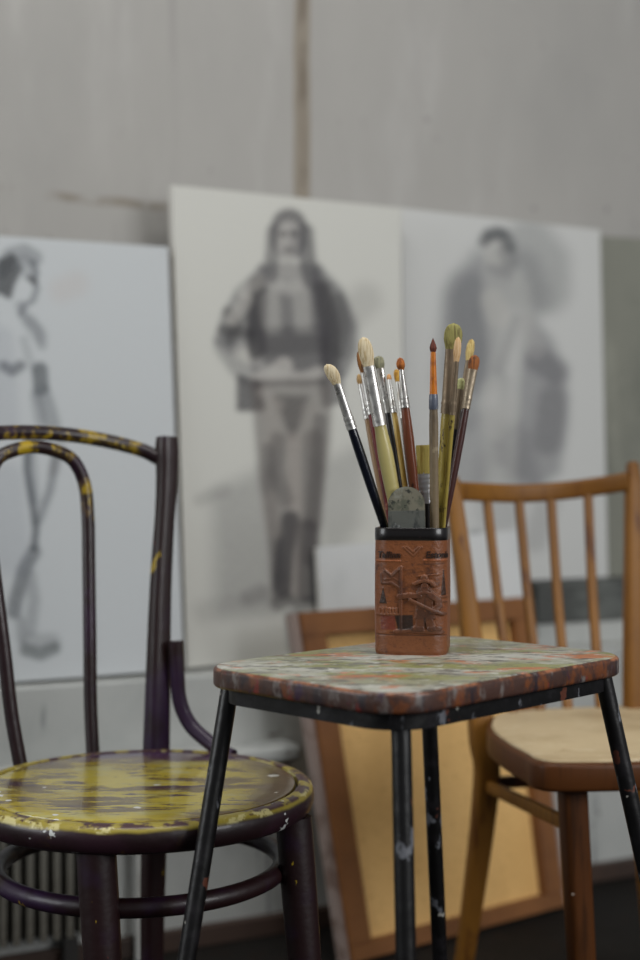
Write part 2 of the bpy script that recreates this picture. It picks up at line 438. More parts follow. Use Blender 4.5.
DK = (40, 38, 42); MD = (98, 95, 95); BR = (86, 79, 76); LT = (198, 195, 188)
mid = [
 # soft cast tone left and right of the legs
 ('p', [(222, 498), (262, 480), (270, 600), (226, 604)], -4, 24, .42, (96, 96, 97)),
 ('p', [(325, 470), (358, 455), (352, 520), (330, 560)], -4, 22, .34, (100, 100, 101)),
 ('l', [(345, 320), (365, 300)], 6, 18, .25, MD),
 # sleeves, jacket
 ('p', [(262, 272), (240, 292), (226, 318), (219, 340), (232, 350), (250, 342), (262, 330)], 1, 7, .62, (86, 86, 90)),
 ('l', [(226, 346), (240, 366), (255, 378)], 7, 8, .50, (96, 96, 98)),
 ('l', [(240, 352), (262, 366)], 3, 6, .35, LT),
 ('p', [(318, 272), (338, 292), (352, 325), (352, 350), (342, 372), (330, 372), (322, 330)], 1, 8, .70, (82, 82, 86)),
 ('p', [(262, 268), (318, 268), (328, 320), (326, 372), (256, 374), (250, 330)], 1, 6, .60, (92, 91, 93)),
 ('l', [(258, 285), (256, 320), (257, 350)], 5, 7, .78, DK), ('l', [(228, 312), (236, 326), (230, 340)], 3, 5, .5, DK), ('l', [(246, 300), (240, 320)], 3, 5, .4, DK), ('l', [(338, 300), (344, 326), (340, 352)], 4, 6, .45, DK), ('l', [(268, 346), (320, 344)], 6, 6, .4, DK), ('l', [(322, 290), (330, 330), (330, 366)], 5, 8, .72, DK),
 ('p', [(262, 332), (326, 330), (324, 362), (300, 370), (268, 360)], 0, 8, .62, (62, 60, 64)),
 ('l', [(270, 300), (272, 322)], 6, 8, .35, (150, 148, 144)), ('l', [(302, 298), (304, 322)], 6, 8, .35, (150, 148, 144)),
 ('l', [(286, 296), (288, 330)], 3, 6, .5, (70, 68, 72)), ('l', [(314, 292), (316, 325)], 2, 5, .5, (70, 68, 72)),
 ('l', [(232, 320), (246, 300)], 3, 6, .35, LT), ('l', [(224, 330), (248, 334)], 3, 5, .6, DK),
 ('l', [(244, 292), (262, 280)], 3, 6, .3, LT),
 # collar
 ('l', [(272, 282), (288, 290), (304, 282)], 3, 5, .5, (170, 168, 164)),
 # hair, head, braids
 ('l', [(289, 226), (289, 240)], 14, 6, .78, (70, 68, 72)),
 ('l', [(274, 232), (273, 252), (270, 276)], 4, 6, .66, (76, 75, 78)), ('l', [(305, 232), (307, 256), (311, 280)], 5, 6, .72, (68, 67, 71)),
 ('l', [(289, 232), (288, 246)], 8, 5, .80, (166, 164, 160)), ('l', [(288, 252), (288, 270)], 6, 6, .55, (150, 148, 145)),
 ('l', [(296, 232), (298, 252)], 3, 5, .40, (88, 87, 90)),
 ('l', [(282, 234), (285, 234)], 1, 3, .6, DK), ('l', [(293, 234), (296, 234)], 1, 3, .6, DK), ('l', [(286, 250), (291, 250)], 1, 3, .5, DK),
 # hands, belt
 ('l', [(256, 382), (272, 376), (284, 366)], 6, 5, .70, (176, 173, 168)), ('l', [(290, 378), (304, 380), (318, 374)], 5, 5, .62, (168, 165, 160)),
 # jacket skirts
 ('p', [(240, 378), (258, 384), (262, 408), (240, 408)], 0, 6, .80, (56, 55, 60)), ('p', [(322, 380), (340, 376), (340, 400), (326, 404)], 0, 6, .66, (62, 60, 65)),
 # trousers
 ('p', [(256, 384), (328, 382), (326, 440), (318, 500), (312, 560), (308, 598), (276, 598), (274, 540), (262, 470)], 0, 8, .60, BR),
 ('p', [(276, 398), (306, 398), (298, 424), (292, 436), (286, 420)], -2, 8, .62, (58, 54, 55)), ('l', [(256, 384), (326, 382)], 1, 4, .35, (52, 50, 54)), ('l', [(262, 392), (280, 404)], 2, 5, .3, (160, 154, 148)),
 ('l', [(272, 410), (274, 440)], 5, 7, .30, (150, 144, 138)), ('l', [(310, 410), (308, 440)], 5, 7, .25, (140, 134, 128)),
 ('l', [(293, 440), (295, 500), (296, 590)], 4, 6, .42, (150, 142, 136)),
 ('l', [(278, 440), (276, 470), (286, 500)], 3, 8, .45, (62, 57, 58)), ('l', [(268, 450), (272, 520), (278, 580)], 3, 6, .40, (66, 61, 62)), ('l', [(320, 420), (314, 500), (308, 560)], 3, 6, .45, (58, 54, 56)), ('l', [(290, 520), (284, 555), (282, 588)], 6, 6, .80, (50, 48, 52)),
 ('l', [(314, 440), (312, 520)], 6, 8, .44, (72, 67, 66)), ('l', [(308, 530), (308, 592)], 7, 7, .66, (58, 54, 56)),
 ('l', [(270, 500), (274, 530)], 4, 8, .30, (150, 144, 138)),
 # shoes, floor marks
 ('l', [(278, 604), (288, 600)], 4, 6, .55, DK), ('l', [(300, 606), (316, 602)], 4, 6, .60, DK), ('l', [(248, 598), (262, 592)], 3, 8, .4, MD),
 ('l', [(292, 618), (296, 648)], 4, 6, .7, (74, 78, 84)), ('l', [(316, 560), (318, 600)], 3, 5, .6, (56, 58, 64)),
 ('l', [(205, 612), (270, 606)], 2, 16, .22, MD), ('l', [(200, 500), (225, 490)], 1, 9, .25, MD),
]
right = [
 ('p', [(455, 300), (480, 262), (496, 258), (500, 300), (486, 350), (470, 400), (460, 420), (446, 380)], -2, 22, .56, (94, 96, 100)),
 ('l', [(466, 290), (468, 330), (478, 372)], 8, 20, .42, (84, 86, 92)),
 ('l', [(530, 242), (546, 262), (546, 290)], 12, 20, .44, (110, 112, 112)), ('l', [(520, 270), (530, 296)], 10, 18, .44, (112, 114, 115)),
 ('p', [(530, 320), (548, 340), (562, 372), (564, 420), (556, 470), (536, 486), (512, 470), (520, 400)], -4, 14, .56, (98, 98, 103)),
 ('l', [(538, 360), (556, 372)], 6, 12, .5, (84, 84, 90)), ('l', [(553, 400), (548, 440)], 8, 12, .45, (88, 88, 92)),
 ('l', [(470, 470), (484, 430)], 12, 16, .45, (96, 97, 102)), ('l', [(512, 440), (522, 480)], 10, 14, .42, (100, 100, 104)),
 ('l', [(498, 470), (500, 510)], 14, 16, .28, (110, 110, 112)), ('l', [(476, 540), (470, 580)], 4, 9, .6, (78, 86, 96)), ('l', [(548, 500), (535, 540)], 5, 12, .3, MD),
 # nude
 ('p', [(486, 262), (505, 262), (526, 285), (530, 320), (520, 360), (516, 420), (512, 500), (488, 500), (484, 420), (492, 350), (486, 300)], -2, 9, .50, (170, 170, 167)),
 ('l', [(492, 300), (500, 318)], 6, 9, .38, (186, 184, 178)), ('l', [(516, 320), (505, 352), (500, 370)], 2, 6, .34, (116, 116, 117)),
 ('l', [(526, 322), (536, 350)], 5, 7, .36, (168, 167, 164)), ('l', [(504, 380), (502, 460)], 2, 7, .26, (122, 122, 123)),
 ('l', [(492, 390), (496, 430)], 6, 8, .36, (182, 181, 177)), ('l', [(512, 400), (508, 420)], 5, 7, .30, (180, 179, 175)),
 # head
 ('l', [(494, 246), (496, 254)], 9, 6, .62, (176, 175, 171)),
 ('l', [(484, 241), (488, 235), (497, 232), (506, 237), (510, 247)], 2, 7, .66, (62, 66, 70)), ('l', [(506, 250), (510, 262)], 4, 8, .4, (96, 98, 100)), ('l', [(490, 236), (502, 234)], 3, 5, .5, (66, 70, 74)),
 ('l', [(492, 268), (508, 274)], 2, 6, .36, (110, 111, 113)),
]
left = [
 ('l', [(34, 258), (24, 252), (10, 256), (2, 270)], 5, 6, .46, (84, 88, 92)), ('p', [(0, 262), (12, 256), (20, 268), (12, 284), (9, 296), (-2, 290)], 0, 5, .82, (44, 46, 50)),
 ('l', [(24, 262), (30, 272)], 6, 5, .40, (110, 114, 118)),
 ('l', [(33, 262), (36, 274), (34, 282), (37, 288), (33, 300), (24, 306), (21, 314)], 1, 4, .55, (84, 88, 94)), ('l', [(30, 278), (35, 282)], 1.5, 3, .6, DK),
 ('l', [(20, 306), (26, 318), (38, 330), (42, 345)], 1.5, 6, .42, (98, 102, 108)), ('l', [(30, 322), (40, 336)], 3, 7, .35, (104, 108, 112)),
 ('l', [(4, 366), (12, 371), (20, 366)], 2.5, 5, .66, (70, 74, 80)), ('l', [(24, 340), (30, 362), (36, 372)], 1.5, 5, .30, (110, 114, 118)),
 ('l', [(40, 370), (41, 388)], 5, 5, .74, (74, 80, 84)), ('l', [(42, 392), (48, 410), (52, 425)], 5, 6, .50, (96, 101, 106)), ('l', [(36, 396), (40, 420)], 3, 5, .4, (100, 104, 110)),
 ('l', [(28, 440), (27, 470), (33, 505), (36, 530), (34, 548)], 1.5, 4, .72, (64, 70, 76)), ('l', [(30, 452), (34, 500)], 2, 6, .4, (90, 95, 102)),
 ('l', [(56, 456), (50, 490), (38, 522)], 1.5, 5, .56, (88, 93, 98)), ('l', [(60, 440), (54, 470)], 2, 6, .3, MD),
 ('l', [(34, 552), (24, 570), (16, 600), (14, 612)], 3.5, 6, .66, (74, 79, 84)), ('l', [(30, 575), (34, 600), (30, 630)], 2, 7, .42, (96, 100, 104)), ('l', [(20, 620), (22, 640)], 2, 5, .4, (92, 96, 100)),
 ('l', [(26, 650), (40, 654), (54, 648)], 3, 6, .64, (70, 78, 78)), ('l', [(30, 642), (52, 642)], 4, 8, .36, (100, 104, 106)),
 ('l', [(0, 340), (6, 420)], 6, 12, .16, (96, 100, 120)), ('l', [(6, 480), (14, 560)], 8, 14, .16, (96, 102, 120)),
 ('l', [(62, 290), (76, 284)], 4, 14, .14, (170, 140, 120)),
]
picture('figure_drawing', 'tall charcoal drawing of a standing clothed woman with hands on hips, on the wall ledge', 'drawing',
        [(172, 185), (401, 208), (405, 650), (187, 668)], wall_plane(2.50, ZT, 2.62, 1.36), .02, M['drawing'], M['paper_edge'], mid, (190, 190, 184), (150, 290), 'charcoal drawings along the wall')
picture('figure_drawing', 'pale smudged charcoal nude drawing to the right, behind the slatted wooden chair', 'drawing',
        [(401.5, 208), (600, 230), (608, 577), (406, 585)], wall_plane(2.60, .60, 2.67, 1.33), .02, M['drawing'], M['paper_edge'], right, (190, 191, 189), (140, 260), 'charcoal drawings along the wall')
picture('figure_drawing', 'line drawing of a nude in profile at far left, behind the bentwood chair', 'drawing',
        [(-150, 226), (168, 247), (184, 669.5), (-120, 692)], wall_plane(2.465, ZT, 2.60, 1.24), .018, M['drawing'], M['paper_edge2'], left, (181, 185, 187), (170, 240), 'charcoal drawings along the wall')
picture('stretched_canvas', 'small blank white canvas leaning in front of the clothed figure drawing, behind the cup', 'canvas',
        [(318, 547), (523, 530), (527, 649.5), (324, 663)], wall_plane(2.465, ZT, 2.505, .72), .016, M['blank'], M['paper_edge'], None, None)
picture('painted_board', 'plain grey green board at the right edge beside the smudged nude drawing', 'board',
        [(598, 236), (735, 243), (745, 569.5), (604, 577)], wall_plane(2.625, .60, 2.69, 1.33), .012, M['greenboard'], M['darkbox'], None, None, face='board_face', edgename='board_body')
# dark low box under the right pictures
t0 = wt(536, 2.55) - .185 * TAN; t1 = t0 + .66
bxo = wallbox('storage_box', M['darkbox'], t0, t1, ZT + .043, .5955, .03, .185, bev=.004)
pk = wallbox('plank', M['plinth'], t0 - .01, t1, ZT, ZT + .0425, .02, .20, bev=.002)
tag(pk, 'thick pale plank lying on the ledge beneath the dark grey box', 'plank')
tag(bxo, 'long low dark grey box under the right hand pictures, seen between the chair slats', 'box')

# ---- back of a framed hardboard panel standing on the floor
yaw, lean = .632, .185
s_ = Vector((math.cos(yaw), math.sin(yaw), 0)); n_ = Vector((-math.sin(yaw), math.cos(yaw), 0))
u_ = ZZ * math.cos(lean) + n_ * math.sin(lean); nn = s_.cross(u_); nn = nn if nn.y < 0 else -nn
pp = Vector((.0393, 2.218, 0))
PQ = [plane_hit(x, y, pp, nn) for x, y in [(297, 613), (526, 597), (561, 904), (350, 963)]]
for i in (2, 3):
    PQ[i] = PQ[i] - u_ * (PQ[i].z / u_.z) + u_ * .004
proot = thing('framed_panel', 'tan hardboard panel in a brown wooden frame standing on the floor, seen from the back', 'panel', (PQ[2] + PQ[3]) / 2)
def quadlerp(a, b):
    return PQ[0] * (1 - a) * (1 - b) + PQ[1] * a * (1 - b) + PQ[2] * a * b + PQ[3] * (1 - a) * b
def pbar(name, a0, b0, a1, b1, f, bk, m):
    c = [quadlerp(a0, b0), quadlerp(a1, b0), quadlerp(a1, b1), quadlerp(a0, b1)]
    V = [p + nn * f for p in c] + [p - nn * bk for p in c]
    bm = bmesh.new(); vs = [bm.verts.new(v) for v in V]
    for q in [(0, 1, 2, 3), (4, 7, 6, 5), (0, 4, 5, 1), (1, 5, 6, 2), (2, 6, 7, 3), (3, 7, 4, 0)]: bm.faces.new([vs[i] for i in q])
    bmesh.ops.recalc_face_normals(bm, faces=bm.faces)
    bmesh.ops.bevel(bm, geom=bm.edges[:], offset=.002, segments=2, affect='EDGES')
    V = [v.co.copy() for v in bm.verts]; bm.verts.index_update(); Fc = [tuple(v.index for v in f.verts) for f in bm.faces]; bm.free()
    return link_mesh(name, V, Fc, m, proot)
pbar('frame_rail', .0, .0, 1, .072, .011, .012, M['frame_wood'])
pbar('frame_rail', .0, .952, 1, 1, .011, .012, M['frame_wood'])
pbar('frame_stile', .0, .072, .088, .952, .011, .012, M['frame_wood'])
pbar('frame_stile', .912, .072, 1, .952, .011, .012, M['frame_wood'])
pbar('backing_board', .05, .03, .95, .97, -.009, .0115, M['hardboard'])
e1 = pbar('canvas_edge', -.024, .0, -.001, 1, .004, .02, M['frame_edge']); e1['label'] = 'pale folded canvas edge of the frame'
e2 = pbar('canvas_edge', 1.001, .0, 1.028, 1, .004, .02, M['frame_edge']); e2['label'] = 'pale folded canvas edge of the frame'

# ---- radiator below the ledge at left
rt0, rt1 = wt(-60, 2.375) - (PD + .046) * TAN, wt(90, 2.375) - (PD + .046) * TAN
rroot = thing('radiator', 'grey ribbed radiator low under the ledge, seen below the bentwood chair seat', 'radiator', wp((rt0 + rt1) / 2, .05, Z_WALL, PD + .05))
rm = mat('radiator_paint', (104, 102, 94), .5, layers=[(12, .5, .7, (84, 80, 72), U, 4)])
rm2 = mat('radiator_dark', (30, 28, 26), .7, layers=[(12, .5, .7, (40, 38, 34), U, 4)])
wallbox('radiator_back', rm2, rt0, rt1, .06, .300, PD + .002, PD + .016, parent=rroot)
nf = int((rt1 - rt0) / .0215)
for i in range(nf):
    tx = rt0 + (i + .5) * (rt1 - rt0) / nf
    wallbox('rib', rm, tx - .0055, tx + .0055, .06, .300, PD + .016, PD + .046, bev=.003, parent=rroot)
for sx in (rt0 + .03, rt1 - .03):
    wallbox('foot', rm2, sx - .012, sx + .012, 0, .06, PD + .019, PD + .044, bev=.002, parent=rroot)
# upright pipe next to the radiator
tp_ = wt(139, 2.39) - (PD + .03) * TAN; b = wp(tp_, 0, Z_WALL, PD + .030)
V, Fc = tube([b + ZZ * h for h in (0, .1, .2, .312)], .0075, 16)
tag(link_mesh('heating_pipe', V, Fc, mat('pale_pipe', (176, 176, 172), .4, layers=[(20, .5, .7, (150, 148, 142), U, 4)]), origin=b), 'pale upright heating pipe between the radiator and the chair leg', 'pipe')

# ------------------------------------------------------------------ stool
yw = .7936; e1v = Vector((math.cos(yw), math.sin(yw), 0)); e2v = Vector((-math.sin(yw), math.cos(yw), 0))
SC = Vector((.1077, 1.4104, 0)); SZ = .62
def rrect(c, a, b_, r, k=10):
    o = []
    for (sx, sy, a0) in ((1, 1, 0), (-1, 1, 90), (-1, -1, 180), (1, -1, 270)):
        for j in range(k + 1):
            an = math.radians(a0 + 90 * j / k)
            p = c + e1v * (sx * (a - r) + r * math.cos(an)) + e2v * (sy * (b_ - r) + r * math.sin(an)); o.append((p.x, p.y))
        # straight run gets a few points so bumps shade well
    return o
stool = thing('stool', 'square metal legged stool with a paint splattered wooden top holding the brush cup', 'stool', (SC.x, SC.y, 0))
V, Fc = slab(rrect(SC, .1985, .1395, .052), SZ - .0205, SZ - .0006, .004, 4)
link_mesh('seat_edge', V, Fc, M['stooledge'], stool, origin=(SC.x, SC.y, SZ - .011))
V, Fc = slab(rrect(SC, .1985 - .0035, .1395 - .0035, .0485), SZ - .004, SZ, .0012, 2)
o = link_mesh('seat_top', V, Fc, M['stooltop'], stool, origin=(SC.x, SC.y, SZ))
o['label'] = 'worn grey green and orange painted top'
# angle iron rim
def ringbar(a, b_, r, z0, z1, th):
    A = rrect(SC, a, b_, r); B = rrect(SC, a - th, b_ - th, max(r - th, .004)); n = len(A); V = []; Fc = []
    for (L_, z) in ((A, z0), (A, z1), (B, z1), (B, z0)): V += [Vector((x, y, z)) for x, y in L_]
    for k in range(4):
        for i in range(n):
            Fc.append((k * n + i, k * n + (i + 1) % n, ((k + 1) % 4) * n + (i + 1) % n, ((k + 1) % 4) * n + i))
    return V, Fc
V, Fc = merge([ringbar(.184, .128, .045, SZ - .037, SZ - .0205, .004), ringbar(.184, .128, .045, SZ - .0235, SZ - .0206, .022)])
link_mesh('frame_rim', V, Fc, M['blackmetal'], stool)
legs = [((-.093, 1.378), (-.150, -.21)), ((.074, 1.222), (.012, -.17)), ((.306, 1.440), (.215, -.04)), ((.128, 1.600), (.055, .15))]
zt = SZ - .024
for (x, y), (dx, dy) in legs:
    pth = [(x + dx * (zt - z), y + dy * (zt - z), z) for z in (zt, zt - .05, zt - .12, zt - .2, zt - .3, zt - .4, zt - .5, .012)]
    V, Fc = tube(pth, .0094, 20)
    lg = link_mesh('leg', V, Fc, M['blackmetal'], stool, origin=(x, y, zt))
    bx, by, bz = pth[-1]
    V, Fc = tube([(bx, by, 0), (bx, by, .004), (bx, by, .018), (bx, by, .022)], [.011, .0125, .0115, .0098], 18)
    link_mesh('foot_cap', V, Fc, M['cuprim'], lg)
# ------------------------------------------------------------------ bentwood chair
BC = Vector((-.207, 1.545, 0)); bd = Vector((-.656, .755, 0)); rv = Vector((.755, .656, 0)); SH = .46
def L3(l, b_, h, mir=1): return BC + bd * b_ + rv * (l * mir) + ZZ * (SH + h)
chair = thing('bentwood_chair', 'old bentwood chair with worn yellow seat and chipped dark purple frame', 'chair', (BC.x, BC.y, 0))
def disc(prof, n=96):
    V = []; Fc = []
    for (r, z) in prof:
        for k in range(n):
            a = 2 * math.pi * k / n; V.append(Vector((BC.x + r * math.cos(a), BC.y + r * math.sin(a), SH + z)))
    for i in range(len(prof) - 1):
        for k in range(n): Fc.append((i * n + k, i * n + (k + 1) % n, (i + 1) * n + (k + 1) % n, (i + 1) * n + k))
    Fc.append(tuple(range(n))); Fc.append(tuple((len(prof) - 1) * n + k for k in range(n)))
    return V, Fc
V, Fc = disc([(.1785, -.012), (.1785, -.003), (.1775, -.0012), (.1755, -.0006), (.15, -.0008), (.10, -.0015), (.05, -.002), (.01, -.002)])
sp_ = link_mesh('seat', V, Fc, M['seatyellow'], chair, origin=(BC.x, BC.y, SH)); sp_['label'] = 'worn yellow painted round seat panel'
V, Fc = disc([(.165, -.012), (.1812, -.011), (.1814, -.004), (.1825, -.0008), (.1845, 0), (.189, -.0003), (.1945, -.0018), (.1982, -.0055), (.2002, -.012), (.1998, -.020), (.197, -.027), (.191, -.031), (.175, -.031), (.165, -.028)])
Fc = Fc[:-2] + [((13) * 96 + k, (13) * 96 + (k + 1) % 96, (k + 1) % 96, k) for k in range(96)]
link_mesh('seat_ring', V, Fc, M['seatring'], chair, origin=(BC.x, BC.y, SH))
rs = rsect(.7, 4)
for mir in (1, -1):
    ctr = catmull([L3(.140, .185, -SH, mir), L3(.130, .172, -.25, mir), L3(.127, .160, -.06, mir), L3(.130, .161, .02, mir), L3(.150, .182, .2, mir), L3(.170, .197, .34, mir), L3(.175, .203, .408, mir)], 6)
    n = len(ctr); rad = []
    for i, p in enumerate(ctr):
        h = p[2] - SH
        w = np.interp(h, [-.46, -.1, .0, .2, .3, .36, .39, .408], [.0125, .0165, .0168, .0140, .0128, .0140, .0155, .0140])
        rad.append((float(w), float(w) * .85))
    V, Fc = tube(ctr, rad, sect=rs, ref=bd)
    link_mesh('back_post', V, Fc, M['purple'], chair)
    # hip brace
    pth = catmull([L3(.151, .148, .138, mir), L3(.152, .146, .100, mir), L3(.154, .143, .060, mir), L3(.161, .130, .030, mir), L3(.171, .104, .010, mir), L3(.1785, .080, -.002, mir), L3(.183, .066, -.006, mir)], 6)
    V, Fc = tube(pth, [.0098] * len(pth), 14)
    link_mesh('side_brace', V, Fc, M['purple'], chair)
# inner loop and top rail
half = [(.0520, .192, -.003), (.057, .206, .06), (.062, .216, .14), (.069, .230, .24), (.0725, .238, .30), (.070, .243, .345), (.055, .247, .376), (.029, .249, .3885)]
pts = [L3(*h) for h in half] + [L3(0, .25, .393)] + [L3(*h, mir=-1) for h in half[::-1]]
pth = catmull(pts, 7)
V, Fc = tube(pth, .0088, 16, ref=bd)
o = link_mesh('back_loop', V, Fc, M['bentpaint_leg'], chair, origin=BC + ZZ * SH)
half = [(.168, .206, .377), (.148, .222, .390), (.110, .238, .401), (.060, .25, .409)]
pts = [L3(*h) for h in half] + [L3(0, .254, .412)] + [L3(*h, mir=-1) for h in half[::-1]]
pth = catmull(pts, 7)
V, Fc = tube(pth, .0096, 16, ref=ZZ)
link_mesh('top_rail', V, Fc, M['bentpaint'], chair, origin=BC + ZZ * SH)
# front legs
for top, bot in (((-.231, 1.376), (-.200, 1.345)), ((-.030, 1.506), (.004, 1.480))):
    tp = Vector((top[0], top[1], SH - .031)); bt = Vector((bot[0], bot[1], 0))
    pth = [tp.lerp(bt, k / 8) for k in range(9)]
    V, Fc = tube(pth, [float(np.interp(k, [0, 1, 8], [.0205, .0205, .0150])) for k in range(9)], 22)
    link_mesh('leg', V, Fc, M['purple'], chair, origin=tp)
pth = [(BC.x + .163 * math.cos(2 * math.pi * k / 72), BC.y + .163 * math.sin(2 * math.pi * k / 72), .366) for k in range(72)]
V, Fc = tube(pth, .0105, 14, closed=True)
link_mesh('ring_stretcher', V, Fc, M['purple'], chair, origin=(BC.x, BC.y, .366))

# ------------------------------------------------------------------ slatted wooden chair
wc = thing('slat_back_chair', 'brown wooden chair with slatted back and worn pale seat behind the stool', 'chair', (.42, 1.87, 0))
outl = [(.270, 1.676), (.30, 1.660), (.40, 1.668), (.50, 1.695), (.58, 1.735), (.605, 1.775), (.595, 1.86), (.572, 1.97), (.545, 2.065), (.51, 2.085), (.40, 2.065), (.30, 2.035), (.264, 2.010), (.246, 1.955), (.237, 1.88), (.246, 1.79), (.262, 1.715)]
ol = [(p[0], p[1]) for p in catmull([(x, y, 0) for x, y in outl], 5, closed=True)]
V, Fc = slab(ol, SH - .040, SH - .004, .006, 3); link_mesh('seat_frame', V, Fc, M['chairwood_dark'], wc)
cx = sum(p[0] for p in ol) / len(ol); cy = sum(p[1] for p in ol) / len(ol)
ol2 = [(cx + (x - cx) * .955, cy + (y - cy) * .955) for x, y in ol]
V, Fc = slab(ol2, SH - .008, SH, .003, 3); o = link_mesh('seat', V, Fc, M['wornseat'], wc); o['label'] = 'worn pale plywood seat panel'
sq = rsect(.45, 3)
def member(name, pts, w, m, sub=4, ref=None):
    pth = catmull(pts, sub); k = len(pts)
    ww = [w] * k if isinstance(w, tuple) else w
    rad = []
    for i in range(len(pth)):
        f = i / sub; a = min(int(f), k - 1); b_ = min(a + 1, k - 1); t = f - a
        rad.append((ww[a][0] * (1 - t) + ww[b_][0] * t, ww[a][1] * (1 - t) + ww[b_][1] * t))
    V, Fc = tube(pth, rad, sect=sq, ref=ref or (.242, -.97, 0)); return link_mesh(name, V, Fc, m, wc)
# u axis = ref x tangent -> across, v = depth
RL = P(478, 722, 1.995)
member('back_post', [(.2095, 2.075, 0), P(465, 955, 2.045), P(486, 790, 2.0), P(482, 740, 1.99), P(476, 680, 2.0), P(464, 575, 2.02), P(455, 505, 2.04), P(451.5, 478, 2.05)],
       [(.0125, .011), (.0130, .012), (.0185, .014), (.0185, .014), (.0165, .013), (.0135, .012), (.012, .011), (.010, .010)], M['chairwood'])
xr = .484
member('back_post', [(xr + .055, 2.14, 0), (xr + .03, 2.10, .2), (xr + .006, 2.062, .38), (xr, 2.055, .46), P(633, 600, 2.075), P(633, 530, 2.095), P(633, 485, 2.11), P(632.5, 463, 2.12)],
       [(.012, .012), (.014, .013), (.016, .014), (.015, .014), (.0125, .013), (.0118, .012), (.0115, .012), (.0075, .009)], M['chairwood'])
railp = [P(456, 491, 2.04), P(485, 492.5, 2.09), P(520, 493.5, 2.125), P(560, 491, 2.14), P(600, 486, 2.13), P(630, 481, 2.105)]
member('top_rail', railp, (.0095, .0145), M['chairwood'], ref=(0, 0, 1)) 
for (tx, ty, td), (bx, dd) in (((487, 500, 2.09), (513, 2.015)), ((519, 501, 2.12), (541, 2.035)), ((551, 499, 2.135), (568, 2.05)), ((588, 495, 2.13), (601, 2.055))):
    tp = P(tx, ty, td); bt = Vector(((bx - 320) / F * dd, dd, SH - .006))
    m_ = tp.lerp(bt, .5) + Vector((0, .012, 0))
    member('back_slat', [bt, m_, tp], [(.0075, .0055), (.0072, .005), (.0070, .005)], M['chairwood'], sub=5)
for tp, bt in ((P(572, 792, 1.705), P(590, 1110, 1.70)), ((.548, 1.79, SH - .04), (.575, 1.77, 0))):
    tp = Vector(tp); bt = Vector(bt); bt.z = 0; tp.z = SH - .040
    member('leg', [tp, tp.lerp(bt, .5), bt], [(.0168, .016), (.0158, .015), (.0125, .012)], M['chairwood_dark'])
member('stretcher', [P(490, 787, 1.985), P(528, 805, 1.85), P(566, 823, 1.72)], (.0065, .009), M['chairwood'], ref=(0, 0, 1))
member('stretcher', [(.255, 2.002, .355), (.37, 2.03, .355), (xr + .006, 2.06, .355)], (.006, .009), M['chairwood_dark'], ref=(0, 0, 1))
member('stretcher', [(.553, 1.80, .37), (.53, 1.93, .37), (xr + .01, 2.06, .37)], (.0065, .009), M['chairwood'], ref=(0, 0, 1))

# ------------------------------------------------------------------ brush cup
KX = 1.11e-3
CC = Vector((.1036, 1.4845, SZ)); CH = .138
cyaw = math.radians(-9)
cxv = Vector((math.cos(cyaw), math.sin(cyaw), 0)); cyv = Vector((-math.sin(cyaw), math.cos(cyaw), 0))
HALF, CR = .0396, .0180
def cup_s(s, grow=0.0):
    """point + normal at arc length s (0 = front centre, + towards the right)"""
    h = HALF + grow; r = CR + grow; st = h - r; q = math.pi / 2 * r; per = 8 * st + 4 * q
    s = s % per
    segs = [(st, 'l', (0, -h), (1, 0)), (q, 'a', (st, -st), -90), (2 * st, 'l', (h, -st), (0, 1)), (q, 'a', (st, st), 0), (2 * st, 'l', (st, h), (-1, 0)),
            (q, 'a', (-st, st), 90), (2 * st, 'l', (-h, st), (0, -1)), (q, 'a', (-st, -st), 180), (st, 'l', (-st, -h), (1, 0))]
    for L_, k, a, b_ in segs:
        if s <= L_ + 1e-12:
            if k == 'l':
                p = (a[0] + b_[0] * s, a[1] + b_[1] * s); n = (b_[1], -b_[0])
            else:
                an = math.radians(b_) + s / r; n = (math.cos(an), math.sin(an)); p = (a[0] + r * n[0], a[1] + r * n[1])
            return p, n
        s -= L_
    return (0, -h), (0, -1)
PER = 8 * (HALF - CR) + 4 * math.pi / 2 * CR
def cw_(p, z): return CC + cxv * p[0] + cyv * p[1] + ZZ * z
cup = thing('brush_cup', 'carved reddish brown cup with black rim and soldier relief, standing on the stool', 'cup', CC)
# relief height field; coordinates X (mm from centre), Y (mm up)
def rx(x): return (x - 313) / 5.52 + 2.6
def ry(y): return (862 - y) / 5.52
def rp(pts): return [(rx(a), ry(b_)) for a, b_ in pts]
R_ = []   # (kind, pts, r, soft, height, colour or None, colour strength)
def rel(k, pts, r, soft, h, c=None, cs=.6): R_.append((k, rp(pts), r / 5.52, soft / 5.52, h, c, cs))
FIG = (72, 42, 27); BLK = (24, 18, 16); RED = (104, 38, 30)
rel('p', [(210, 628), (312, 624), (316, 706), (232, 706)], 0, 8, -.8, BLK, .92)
rel('p', [(128, 628), (206, 628), (212, 708), (128, 708)], 0, 6, -.2, RED, .75)
for k in range(6): rel('l', [(118 + k * 20, 584), (118 + k * 20, 618)], 4, 6, .9)
rel('l', [(100, 622), (235, 620)], 4, 5, .8, FIG, .3)
rel('p', [(140, 462), (160, 552), (118, 552)], 0, 4, .4, BLK, .9)
rel('p', [(494, 350), (506, 500), (482, 500)], 0, 4, .5, BLK, .85)
rel('l', [(480, 512), (524, 512)], 5, 5, .8, FIG, .5); rel('l', [(478, 540), (524, 540)], 4, 5, .7, FIG, .4); rel('l', [(486, 560), (486, 620)], 4, 5, .6)
rel('p', [(126, 382), (150, 352), (186, 380), (236, 336), (242, 462), (190, 430), (132, 436)], 0, 6, 1.0, (84, 48, 30), .7)
rel('l', [(130, 376), (136, 432), (190, 430), (240, 462)], 5, 5, 1.7, FIG, .5); rel('l', [(150, 356), (190, 392), (236, 350)], 4, 5, 1.5, FIG, .5); rel('l', [(150, 410), (200, 400), (236, 420)], 3, 5, 1.3)
